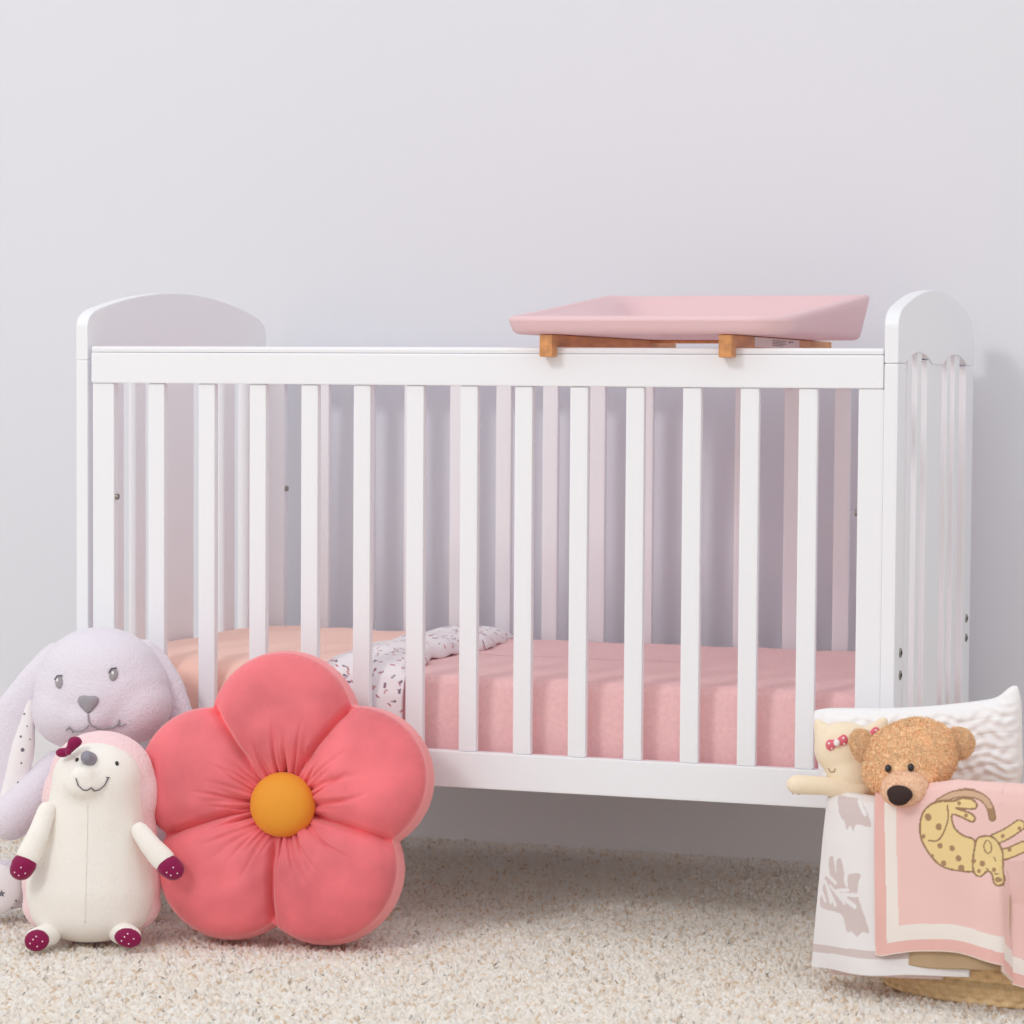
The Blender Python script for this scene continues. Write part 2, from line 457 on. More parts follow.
ARCH = arch_outline()
END_SLATS = [(0.096, 0.135), (0.180, 0.216), (0.265, 0.404), (0.455, 0.487), (0.531, 0.578)]
for side, (x0, x1) in enumerate(((0, T), (W-T, W))):
    prism_x('headboard', ARCH, x0, x1, 'white', crib)
    for (y0, y1, by) in ((0, 0.065, 0.0457), (0.628, D, 0.665)):
        p = cbox('post', x0, x1, y0, y1, -0.0055, 0.8725, 0.003)
        xo = x0 if side == 0 else x1
        for z in (0.4495, 0.4165):
            bm = bmesh.new()
            q = Matrix.Translation((xo-OX, by-OY, z)) @ Matrix.Rotation(PI/2, 4, 'Y')
            bmesh.ops.create_cone(bm, cap_ends=True, segments=20, radius1=0.0075, radius2=0.0068, depth=0.004, matrix=q)
            b = bm_obj('bolt', bm, M['steel'], p)
            bm = bmesh.new()
            q = Matrix.Translation((xo-OX+(0.0015 if side else -0.0015), by-OY, z)) @ Matrix.Rotation(PI/2, 4, 'Y')
            bmesh.ops.create_cone(bm, cap_ends=True, segments=6, radius1=0.0036, radius2=0.0036, depth=0.003, matrix=q)
            bm2 = bm_obj('bolt_socket', bm, M['dark'], p)
    cbox('end_rail', x0+0.001, x1-0.001, 0.065, 0.628, 0.2206, 0.2765, 0.003)
    for (y0, y1) in END_SLATS:
        cbox('end_slat', x0+0.003, x1-0.003, y0, y1, 0.2765, 0.8960 if y1-y0 < 0.1 else 0.8800, 0.003)
SX0, SP, SWD = 0.1244, 0.0874, 0.0284
for k, (ya, s) in enumerate(((0.0, 1), (D, -1))):
    def yy(a, b): return (ya+s*a, ya+s*b) if s > 0 else (ya+s*b, ya+s*a)
    gx = 0.0268; gr = W-0.0213
    y0, y1 = yy(0.0, 0.022); cbox('top_rail', gx, gr, y0, y1, 0.8361, 0.8846, 0.0025)
    y0, y1 = yy(0.0008, 0.0212); cbox('rail_cap', gx, gr, y0, y1, 0.8850, 0.8945, 0.004)
    y0, y1 = yy(0.0025, 0.0205); cbox('bottom_rail', gx+0.001, gr-0.001, y0, y1, 0.2206, 0.2765, 0.0025)
    y0, y1 = yy(0.003, 0.020)
    for i, (x0, x1) in enumerate(((0.0275, 0.0653), (W-0.0582, W-0.0205))):
        st = cbox('stile', x0, x1, y0, y1, 0.2765, 0.8361, 0.003)
        xi = x1 if i == 0 else x0
        bm = bmesh.new()
        q = Matrix.Translation((xi-OX+(0.002 if i == 0 else -0.002), (y0+y1)/2-OY, 0.655 if s > 0 else 0.643)) @ Matrix.Rotation(PI/2, 4, 'Y')
        bmesh.ops.create_cone(bm, cap_ends=True, segments=20, radius1=0.0052, radius2=0.0046, depth=0.004, matrix=q)
        bm_obj('barrel_bolt', bm, M['steel'], st)
    y0, y1 = yy(0.0042, 0.0185)
    for j in range(13):
        cbox('slat', SX0+SP*j, SX0+SP*j+SWD, y0, y1, 0.2765, 0.8361, 0.0035)
cbox('mattress_base', 0.022, W-0.022, 0.023, D-0.023, 0.240, 0.262, 0.002)

# mattress with fitted sheet
def mattress():
    x0, x1, y0, y1, z0, z1 = 0.030, W-0.030, 0.046, 0.672, 0.2622, 0.387
    t = thing('mattress', ((x0+x1)/2, (y0+y1)/2, z0), 'cot mattress in a dusty pink fitted sheet inside the white cot', 'mattress')
    cx, cy = (x0+x1)/2, (y0+y1)/2
    hx, hy, h = (x1-x0)/2, (y1-y0)/2, z1-z0
    prof = []   # (inset, z) from bottom centre out, up the side and to the top centre
    for i in (1.0, 0.6, 0.3, 0.1, 0.03): prof.append((i*hy, 0))
    for k in range(5):
        a = -PI/2+k/4*PI/2; prof.append((0.012-0.012*math.cos(a), 0.012+0.012*math.sin(a)))
    for k in range(1, 12): prof.append((-0.003*math.sin(PI*k/12), 0.012+(h-0.030)*k/12))
    for k in range(8):
        a = k/7*PI/2; prof.append((0.018-0.018*math.cos(a), h-0.018+0.018*math.sin(a)))
    for i in (0.072, 0.095, 0.13, 0.17, 0.23, 0.3, 0.4, 0.5, 0.65, 0.8, 1.0): prof.append((i*hy, h+0.0015*min(1, i*4)))
    NP = 400; V = []
    for (ins, z) in prof:
        ax, ay = max(hx-ins, 0.001), max(hy-ins, 0.001)
        rr = min(0.03, ay*0.95)
        per = []
        L1, L2, La = 2*(ax-rr), 2*(ay-rr), PI/2*rr
        tot = 2*L1+2*L2+4*La
        for k in range(NP):
            s = k/NP*tot
            for seg, (ln) in enumerate((L1, La, L2, La, L1, La, L2, La)):
                if s <= ln+1e-9: break
                s -= ln
            f = s/ln if ln else 0
            if seg == 0: p = (-ax+rr+s, -ay)
            elif seg == 1: a = -PI/2+f*PI/2; p = (ax-rr+rr*math.cos(a), -ay+rr+rr*math.sin(a))
            elif seg == 2: p = (ax, -ay+rr+s)
            elif seg == 3: a = f*PI/2; p = (ax-rr+rr*math.cos(a), ay-rr+rr*math.sin(a))
            elif seg == 4: p = (ax-rr-s, ay)
            elif seg == 5: a = PI/2+f*PI/2; p = (-ax+rr+rr*math.cos(a), ay-rr+rr*math.sin(a))
            elif seg == 6: p = (-ax, ay-rr-s)
            else: a = PI+f*PI/2; p = (-ax+rr+rr*math.cos(a), -ay+rr+rr*math.sin(a))
            # slight pulls in the fitted sheet
            wv = 0.0008*math.sin(p[0]*37+p[1]*9)*math.sin(p[1]*23+1.3)
            V.append((p[0], p[1], z+(wv if z > 0.05 else 0)+(0.0012*math.exp(-((p[0]*0.25+p[1]+0.20)/0.012)**2) if z > h-0.004 else 0)))
    nr = len(prof)
    F = grid_faces(nr, NP)
    # close around
    F = np.concatenate([F, np.array([[i*NP+NP-1, (i+1)*NP+NP-1, (i+1)*NP, i*NP] for i in range(nr-1)])])
    from_np('fitted_sheet', V, F[:, ::-1], M['sheet'], t)
mattress()

# duvet over the left end of the mattress, its lining turned back as a band
def sheet_solid(name, P, m, parent, thick, cols=None):
    """P: (nu, nv, 3) grid -> closed cloth slab, thickened along the vertex normals away from the given side"""
    nu, nv, _ = P.shape
    du = np.gradient(P, axis=0); dv = np.gradient(P, axis=1)
    N = np.cross(du, dv); N /= np.maximum(np.linalg.norm(N, axis=2), 1e-9)[..., None]
    A = P.reshape(-1, 3); B = (P-N*thick).reshape(-1, 3)
    n = nu*nv
    F = [grid_faces(nu, nv), grid_faces(nu, nv)[:, ::-1]+n]
    def strip(idx):
        idx = np.asarray(idx); return np.stack([idx[:-1], idx[:-1]+n, idx[1:]+n, idx[1:]], 1)
    I = np.arange(n).reshape(nu, nv)
    for e in (I[0, ::-1], I[-1, :], I[:, 0], I[::-1, -1]): F.append(strip(e))
    c = None
    if cols is not None: c = np.concatenate([cols.reshape(-1, 3)]*2)
    return from_np(name, np.concatenate([A, B]), np.concatenate(F), m, parent, cols=c)

def resample(pts, n):
    pts = np.asarray(pts, float); d = np.r_[0, np.cumsum(np.linalg.norm(np.diff(pts, axis=0), axis=1))]
    s = np.linspace(0, d[-1], n)
    return np.stack([np.interp(s, d, pts[:, i]) for i in range(pts.shape[1])], 1), d[-1]

def duvet():
    t = thing('duvet', (0.28, 0.36, 0.39), 'soft peach duvet over the left of the cot mattress, sprinkle lining turned back', 'duvet')
    o = np.array([0.28, 0.36, 0.39])
    def prof(h, hang, nv):
        pts = [(0.668, 0.386)]
        pts += [(0.655, 0.389+h*0.5), (0.60, 0.390+h*0.9), (0.45, 0.391+h*1.02), (0.30, 0.391+h*1.05), (0.15, 0.391+h), (0.085, 0.391+h*0.93), (0.055, 0.388+h*0.65), (0.036, 0.375+h*0.4), (0.0275, 0.355), (0.0265, 0.33), (0.0265, hang)]
        q, L = resample(pts, nv); 
        for _ in range(6): q[1:-1] = 0.25*q[:-2]+0.5*q[1:-1]+0.25*q[2:]
        return q, L
    nu, nv = 120, 160
    P = np.zeros((nu, nv, 3))
    for i in range(nu):
        s = i/(nu-1); x = 0.029+(0.455-0.029)*s
        h = 0.009*(min(1, s*9))**0.5*(1.0-0.25*s)
        q, L = prof(h+0.001, 0.300, nv)
        y, z = q[:, 0], q[:, 1]
        wr = 0.0022*np.sin(x*34+y*11)*np.sin(y*17-x*9+0.6)+0.0015*np.sin(x*71-y*33)
        top = np.clip((z-0.385)/0.01, 0, 1)
        P[i, :, 0] = x; P[i, :, 1] = y+0.0; P[i, :, 2] = z+wr*top
    sheet_solid('duvet_cover', P-o, M['duvet'], t, -0.008)
    # turned-back lining band
    nu, nv = 70, 420
    P = np.zeros((nu, nv, 3)); C = np.zeros((nu, nv, 3))
    for i in range(nu):
        s = i/(nu-1)
        roll = 0.024*math.sin(PI*min(1, max(0, s))**1.0)**0.45
        q, L = prof(0.006+roll*0.9, 0.300, nv)
        y, z = q[:, 0], q[:, 1]
        edge = 0.535+0.012*np.sin(y*16+0.5)+0.004*np.sin(y*47)
        x = 0.403+(edge-0.403)*s
        x = x + (0.5-abs(s-0.5))*0.0
        wr = 0.003*np.sin(y*38+s*2.2)*math.sin(PI*s)+0.002*np.sin(y*90+s*5)*s
        top = np.clip((z-0.385)/0.01, 0, 1)
        P[i, :, 0] = x; P[i, :, 1] = y-0.0025*np.clip((0.05-y)/0.02, 0, 1); P[i, :, 2] = z+wr*top
        if s > 0.93: P[i, :, 2] -= (s-0.93)/0.07*0.006*top
        C[i, :, :] = np.array(lin((239, 235, 239)))
    # printed sprinkles
    slen = np.linspace(0, L, nv)
    for _ in range(420):
        cu, cv = RNG.random()*0.135, RNG.random()*L; a = RNG.uniform(0, PI)
        ii = np.arange(nu)/(nu-1)*0.135
        U, Vv = np.meshgrid(ii, slen, indexing='ij')
        du, dv = U-cu, Vv-cv
        al = du*math.cos(a)+dv*math.sin(a); ac = -du*math.sin(a)+dv*math.cos(a)
        msk = (abs(al) < 0.0038) & (abs(ac) < 0.0013)
        C[msk] = lin(random.choice([(178, 120, 130), (140, 110, 128), (196, 140, 146), (120, 104, 120)]))
    sheet_solid('turned_back_lining', P-o, M['fold'], t, -0.006, C)
duvet()

# ------------------------------------------------------------------ changing tray on the top rails
def changing_tray():
    t = thing('changing_tray', (0.95, 0.27, 0.8946), 'pink moulded baby changing tray on wooden bars across the cot rails', 'changing tray')
    o = Vector((0.95, 0.27, 0.8946))
    for i, x0 in enumerate((0.785, 1.060)):
        x1 = x0+0.020
        bm = bmesh.new()
        poly = [(-0.028, 0.880), (-0.0015, 0.880), (-0.0015, 0.8955), (0.735, 0.8955), (0.735, 0.9005), (0.690, 0.9005), (0.690, 0.9135), (-0.028, 0.9135)]
        a = [bm.verts.new((x0-o.x, y-o.y, z-o.z)) for y, z in poly]
        f = bm.faces.new(a); r = bmesh.ops.extrude_face_region(bm, geom=[f])
        for v in [e for e in r['geom'] if isinstance(e, bmesh.types.BMVert)]: v.co.x = x1-o.x
        bmesh.ops.recalc_face_normals(bm, faces=bm.faces)
        bmesh.ops.bevel(bm, geom=bm.edges[:], offset=0.0022, segments=2, profile=0.7, affect='EDGES')
        b = bm_obj('wooden_bar', bm, M['wood'], t)
        if i == 1:
            # paper sticker on the bar's right side, with faint unreadable print
            box('sticker', x1-o.x-0.0002, x1-o.x+0.0006, 0.115-o.y, 0.43-o.y, 0.8975-o.z, 0.9120-o.z, M['sticker'], b, 0)
            bm = bmesh.new()
            for (ya, yb, za, zb) in ((0.235, 0.335, 0.9085, 0.9095), (0.235, 0.325, 0.9060, 0.9070), (0.235, 0.330, 0.9035, 0.9045), (0.235, 0.310, 0.9010, 0.9020), (0.350, 0.366, 0.9065, 0.9095), (0.372, 0.380, 0.9065, 0.9095)):
                q = box_bm(x1-o.x+0.0005, x1-o.x+0.0009, ya-o.y, yb-o.y, za-o.z, zb-o.z, 0)
                tmp = bpy.data.meshes.new('t'); q.to_mesh(tmp); q.free(); bm.from_mesh(tmp); bpy.data.meshes.remove(tmp)
            bm_obj('sticker_print', bm, M['ink'], b)
    box('cross_bar', 0.802-o.x, 1.058-o.x, 0.53-o.y, 0.56-o.y, 0.9085-o.z, 0.9135-o.z, M['wood'], t, 0.001)
    # tray
    xc, yc = 0.945, 0.272; hx, hy = 0.216, 0.312
    NP = 240; V = []
    def outline(hx, hy, rr, k):
        L1, L2, La = 2*(hx-rr), 2*(hy-rr), PI/2*rr
        s = (k/NP*(2*L1+2*L2+4*La))
        for seg, ln in enumerate((L1, La, L2, La, L1, La, L2, La)):
            if s <= ln+1e-9: break
            s -= ln
        f = s/ln if ln > 0 else 0
        c = ((hx-rr, -hy+rr, -PI/2), (hx-rr, hy-rr, 0), (-hx+rr, hy-rr, PI/2), (-hx+rr, -hy+rr, PI))
        if seg == 0: return (-hx+rr+s, -hy)
        if seg == 2: return (hx, -hy+rr+s)
        if seg == 4: return (hx-rr-s, hy)
        if seg == 6: return (-hx, hy-rr-s)
        cx_, cy_, a0 = c[(seg-1)//2]; a = a0+f*PI/2
        return (cx_+rr*math.cos(a), cy_+rr*math.sin(a))
    zb = 0.9140
    def rim(y):
        u = (y+hy)/(2*hy); u = min(1, max(0, u))
        uu = min(1, max(0, (u-0.03)/0.90)); 
        return 0.027+0.0485*(uu**1.08)
    prof = [('in', 0.99999, 0.0), ('in', 0.80, 0.0), ('in', 0.5, 0.0), ('in', 0.15, 0.0), ('abs', 0.012, 0.0), ('abs', 0.0065, 0.0015), ('abs', 0.0025, 0.005), ('abs', 0.0005, 0.010)]
    rings = []
    for kind, a, b in prof: rings.append(('low', a*hx if kind == 'in' else a, b))
    for f in (0.45, 0.7, 0.85): rings.append(('wall', 0.0005-0.004*f, f))
    for k in range(1, 8):
        a = k/8*PI; rings.append(('rim', -0.0035+0.0095*(1-math.cos(a)), math.sin(a)))
    for f in (0.9, 0.75, 0.6, 0.45, 0.3, 0.18, 0.09, 0.03): rings.append(('inner', 0.018+0.060*(1-f)**1.2, f))
    for a in (0.40, 0.55, 0.75, 0.98, 0.99999): rings.append(('floor', a*hx, 0))
    for kind, ins, b in rings:
        ax, ay = hx-ins, hy-ins
        rr = min(max(0.004, min(0.055-ins*0.5, min(ax, ay)*0.9)), min(ax, ay)*0.95)
        if kind == 'floor': rr = min(ax, ay)*0.6
        for k in range(NP):
            x, y = outline(ax, ay, rr, k)
            h = rim(y)
            if kind == 'low': z = b
            elif kind == 'wall': z = 0.010+(h-0.006-0.010)*b
            elif kind == 'rim': z = h-0.007+0.007*b
            elif kind == 'inner': z = 0.016+(h-0.006-0.016)*b
            else: z = 0.016
            # outer walls flare outwards as they rise
            if kind in ('wall', 'rim'):
                fl = 1+0.046*max(0, (z-0.010))/0.06*min(1, max(0, (y+hy-0.02)/0.35))
                x *= fl
            V.append((x+xc-o.x, y+yc-o.y, z+zb-o.z))
    nr = len(rings); F = grid_faces(nr, NP)
    F = np.concatenate([F, np.array([[i*NP+NP-1, (i+1)*NP+NP-1, (i+1)*NP, i*NP] for i in range(nr-1)])])
    pad = from_np('moulded_pad', V, F[:, ::-1], M['pad'], t)
changing_tray()

# ------------------------------------------------------------------ flower pillow
def flower_pillow():
    yaw, tilt = math.radians(8), math.radians(12)
    t = thing('flower_pillow', (0.4304, -0.165, 0.2100), 'large coral velvet flower pillow with mustard centre leaning on the cot front', 'pillow')
    # local frame: x right, y away from the viewer, z up; leaning back about its own x axis
    t.rotation_euler = (-tilt, 0, yaw)
    NT, NR = 900, 110
    th = np.linspace(0, 2*PI, NT, endpoint=False)
    n0 = math.radians(-17)
    c, rr = 0.1165, 0.1062
    rel = (th-n0) % (2*PI/5)-PI/5
    R = c*np.cos(rel)+np.sqrt(np.maximum(rr*rr-(c*np.sin(rel))**2, 0))
    k = ((th-n0)//(2*PI/5)).astype(int) % 5
    R *= np.array([1.0, 1.0, 0.97, 1.0, 1.02])[k]*(0.5+0.5*np.cos(rel*0))
    # soften the step between neighbours
    for _ in range(10): R = 0.25*np.roll(R, 1)+0.5*R+0.25*np.roll(R, -1)
    G = 0.026      # half of the side band
    rho = 1-(1-np.linspace(0, 1, NR))**1.4
    TH, RH = np.meshgrid(th, rho, indexing='ij')
    rad = RH*R[:, None]
    dome = (1-RH**2.6)**0.5
    notch = n0+2*PI/5*np.arange(5)
    h = 0.058*dome
    for a in notch:
        d = np.abs((TH-a+PI) % (2*PI)-PI)
        dist = rad*np.sin(np.minimum(d, PI/2))
        near = (d < PI/2)
        wgt = np.clip((rad-0.03)/0.05, 0, 1)
        h -= near*wgt*(0.017*np.exp(-(dist/0.005)**2)+0.013*np.exp(-(dist/0.021)**2))*np.clip(dome*2.2, 0, 1)
    xc_, zc_ = rad*np.cos(TH)-0.009, rad*np.sin(TH)+0.005
    rad0, TH0 = rad, TH
    rad = np.hypot(xc_, zc_); TH = np.arctan2(zc_, xc_)      # the button is sewn a little off the middle
    h -= 0.060*np.exp(-(rad/0.066)**2)
    rng = np.random.default_rng(3)
    for _ in range(72):
        a = rng.uniform(0, 2*PI); L = rng.uniform(0.03, 0.095); wd = rng.uniform(0.0011, 0.0026); dp = rng.uniform(0.0035, 0.0100)
        bend = rng.uniform(-2.0, 2.0)
        d = (TH-a-bend*(rad-0.05)+PI) % (2*PI)-PI
        dist = rad*np.sin(np.clip(d, -PI/2, PI/2))
        env = np.clip((0.045+L-rad)/L, 0, 1)*np.clip((rad-0.018)/0.02, 0, 1)
        h -= (np.abs(d) < PI/2)*dp*env*np.exp(-(dist/(wd*(1+rad*8)))**2)
    rad, TH = rad0, TH0
    seamw = 0.0006*np.sin(th*95+2*np.sin(th*13))*1.0
    h += seamw[:, None]*np.exp(-((1-RH)*R[:, None]/0.010)**2)*(RH < 1)
    h += 0.0018*np.sin(TH*7+RH*9)*np.sin(RH*14+TH*3)*dome
    x, z = rad*np.cos(TH)*1.03, rad*np.sin(TH)
    yf = -(G+np.maximum(h, -0.024))
    V = np.stack([x, yf, z], -1).reshape(-1, 3)
    F = grid_faces(NT, NR, wrap_u=True)
    hb = 0.034*dome
    Vb = np.stack([x, G+hb, z], -1).reshape(-1, 3)
    from_np('velvet_front', np.concatenate([V, Vb]), np.concatenate([F, F[:, ::-1]+len(V)]), M['velvet'], t)
    # side band with a piped seam on either edge, lit sheen in its lighter colour
    nb = 15; u = np.linspace(-1, 1, nb)
    bul = 1+0.026*(1-u**2)+0.014*np.exp(-((np.abs(u)-0.90)/0.045)**2)
    wob = 1+0.0012*np.sin(th*120)[:, None]*(1-np.abs(u))[None, :]
    X = (R[:, None]*np.cos(th)[:, None])*1.03*bul[None, :]*wob; Z = R[:, None]*np.sin(th)[:, None]*bul[None, :]*wob
    Y = np.repeat(u[None, :]*G, NT, 0)
    from_np('side_band', np.stack([X, Y, Z], -1).reshape(-1, 3), grid_faces(NT, nb, wrap_u=True), M['velvet_side_lit'], t)
    me = blob_mesh('button', [(0.010, -0.043, -0.005, 0.0490, 0.031, 0.0490), (0.013, -0.040, -0.007, 0.048, 0.028, 0.047)], 0.004, 6)
    mesh_obj('center_button', me, M['mustard'], t)
flower_pillow()

# ------------------------------------------------------------------ plush toys
FACE = math.radians(22)
def bunny():
    t = thing('toy_rabbit', (0.0977, -0.105, 0.005), 'large lavender plush rabbit with long drooping ears sitting behind the hedgehog toy', 'soft toy', rz=FACE)
    S = 643.0
    U = lambda x: (x-101)/S
    Z = lambda y: 0.3564-(y-692)/S
    hd = [(U(101), 0.0, Z(694), .106, .082, .086, 0), (U(100), 0.0, Z(680), .096, .078, .078, 0), (U(74), -.008, Z(712), .066, .066, .062), (U(130), -.008, Z(708), .066, .066, .062),
          (U(90), -.035, Z(716), .050, .050, .036)]
    fur = None
    head, hm = soft('head', hd, M['bunny'], t, 0.005, 10, fur)
    body = [(U(96), .030, Z(810), .082, .062, .090), (U(98), .022, Z(860), .090, .070, .082), (U(96), .010, Z(770), .060, .052, .05)]
    soft('body', body, M['bunny_white'], t, 0.006, 10)
    # arms
    soft('arm', limb([(U(58), -.010, Z(772), .030, .030, .030), (U(34), -.030, Z(800), .034, .032, .034), (U(14), -.040, Z(818), .036, .033, .036)]), M['bunny'], t, 0.005, 10)
    soft('arm', limb([(U(146), -.000, Z(785), .026, .024, .026), (U(160), -.004, Z(820), .028, .022, .03), (U(164), -.002, Z(842), .028, .022, .03)]), M['bunny'], t, 0.005, 10)
    # legs stretched forward, soles to the front
    for (x, y, dep) in ((0, 888, -.045), (132, 892, -.040)):
        f, fm = soft('leg', limb([(U(x)*0.65, .010, Z(888), .036, .03, .034), (U(x), dep+.02, Z(y), .042, .030, .042)]), M['bunny'], t, 0.006, 8)
        s, sm = soft('sole', [(U(x), dep-.004, Z(y), .041, .014, .041)], M['lining'], f, 0.004, 6)
        if x == 0:
            for (sx, sy, r) in ((6.5, 891, .0062), (20, 899, .0022), (16, 906, .0018), (-6, 880, .005), (-14, 900, .004)):
                bm = bmesh.new(); vs = []
                for q in range(10):
                    a = PI/2+q*PI/5; rr = r if q % 2 == 0 else r*0.45
                    p, n = surf(sm, U(sx)+rr*math.cos(a), Z(sy)+rr*math.sin(a)); vs.append(bm.verts.new(p+n*0.0006))
                ff = bm.faces.new(vs); rr_ = bmesh.ops.extrude_face_region(bm, geom=[ff])
                for v in [e for e in rr_['geom'] if isinstance(e, bmesh.types.BMVert)]: v.co.y += 0.0016
                bm_obj('star_print', bm, M['speck'], s)
    # ears
    ear_l = limb([(U(58), .012, Z(662), .030, .022, .026), (U(36), .004, Z(684), .027, .018, .028), (U(16), -.004, Z(712), .030, .016, .03),
                  (U(8), -.010, Z(745), .036, .015, .036), (U(2), -.016, Z(780), .036, .015, .036), (U(-6), -.020, Z(806), .028, .014, .030)])
    e, em = soft('ear', ear_l, M['bunny'], t, 0.005, 8)
    lin_l = limb([(U(31), -.004, Z(700), .008, .012, .016), (U(28), -.010, Z(725), .0135, .013, .02), (U(24), -.018, Z(752), .020, .013, .026), (U(18), -.024, Z(782), .020, .013, .026), (U(8), -.026, Z(804), .014, .012, .016)])
    l, lm = soft('ear_lining', lin_l, M['lining'], e, 0.004, 6)
    rg = random.Random(5)
    for (x, y, r) in ((26, 716, .0018), (23, 738, .0020), (25, 751, .0032), (24, 764, .0016), (21, 783, .0016), (29, 728, .0013), (32, 741, .0014), (18, 795, .0015)):
        p, n = surf(lm, U(x), Z(y)); bead('speck_print', p, n, r, r, 0.0006, M['speck'], l, seg=10)
    ear_r = limb([(U(142), .016, Z(657), .026, .020, .022), (U(159), .016, Z(675), .022, .017, .026), (U(171), .014, Z(694), .021, .015, .026), (U(178), .010, Z(722), .024, .014, .03), (U(182), .006, Z(760), .028, .014, .034), (U(182), .004, Z(790), .022, .013, .026)])
    e2, em2 = soft('ear', ear_r, M['bunny'], t, 0.005, 8)
    # face
    for (x, y, ro) in ((63.5, 681, -8), (117.0, 673, 12)):
        p, n = surf(hm, U(x), Z(y)); b = bead('eye', p+n*0.001, n, .0068, .0100, .0022, M['grey'], t, ro)
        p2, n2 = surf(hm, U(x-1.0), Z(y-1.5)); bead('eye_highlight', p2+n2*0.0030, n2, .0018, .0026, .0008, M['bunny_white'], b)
        tube('eyelash', [q+Vector((0, -.002, 0)) for q in on_line(hm, [(U(x-4.5), Z(y-2)), (U(x-2), Z(y-6)), (U(x+3), Z(y-6.5))])], .0011, M['dkgrey'], b)
    fx, fy = 4.5, -7      # the face stands in front of the head's middle
    bm = bmesh.new(); ring = []
    out = [(x+fx, y+fy) for x, y in [(77.5, 706), (79, 701.5), (84, 700), (90, 700.5), (96, 700.5), (99, 703), (98, 708), (94, 713), (90.5, 717), (88, 718), (85, 716), (80, 711)]]
    cx, cy = 88+fx, 707+fy
    rings = []
    for f, lift in ((1.0, .0002), (0.92, .0028), (0.7, .0045), (0.4, .0055)):
        rr = []
        for (x, y) in out:
            p, n = surf(hm, U(cx+(x-cx)*f), Z(cy+(y-cy)*f)); rr.append(bm.verts.new(p+n*lift))
        rings.append(rr)
    for a, b in zip(rings[:-1], rings[1:]):
        for q in range(len(out)): bm.faces.new((a[q], a[(q+1) % len(out)], b[(q+1) % len(out)], b[q]))
    bm.faces.new(rings[-1])
    bm_obj('nose', bm, M['grey'], t, True)
    tube('mouth', on_line(hm, [(U(88.3+fx), Z(718+fy)), (U(89+fx), Z(725+fy)), (U(91+fx), Z(729+fy)), (U(100+fx), Z(734+fy)), (U(112+fx), Z(733+fy)), (U(118+fx), Z(728+fy))], .0015), .0011, M['grey'], t)
    tube('mouth', on_line(hm, [(U(89+fx), Z(729+fy)), (U(82+fx), Z(735+fy)), (U(74+fx), Z(736+fy)), (U(70+fx), Z(733+fy))], .0015), .0011, M['grey'], t)
    tube('smile_tick', on_line(hm, [(U(118+fx), Z(724+fy)), (U(117+fx), Z(732+fy)), (U(124+fx), Z(729+fy))], .0015), .0010, M['grey'], t)
    tube('smile_tick', on_line(hm, [(U(66+fx), Z(735+fy)), (U(70+fx), Z(731+fy)), (U(73+fx), Z(737+fy))], .0015), .0010, M['grey'], t)
bunny()

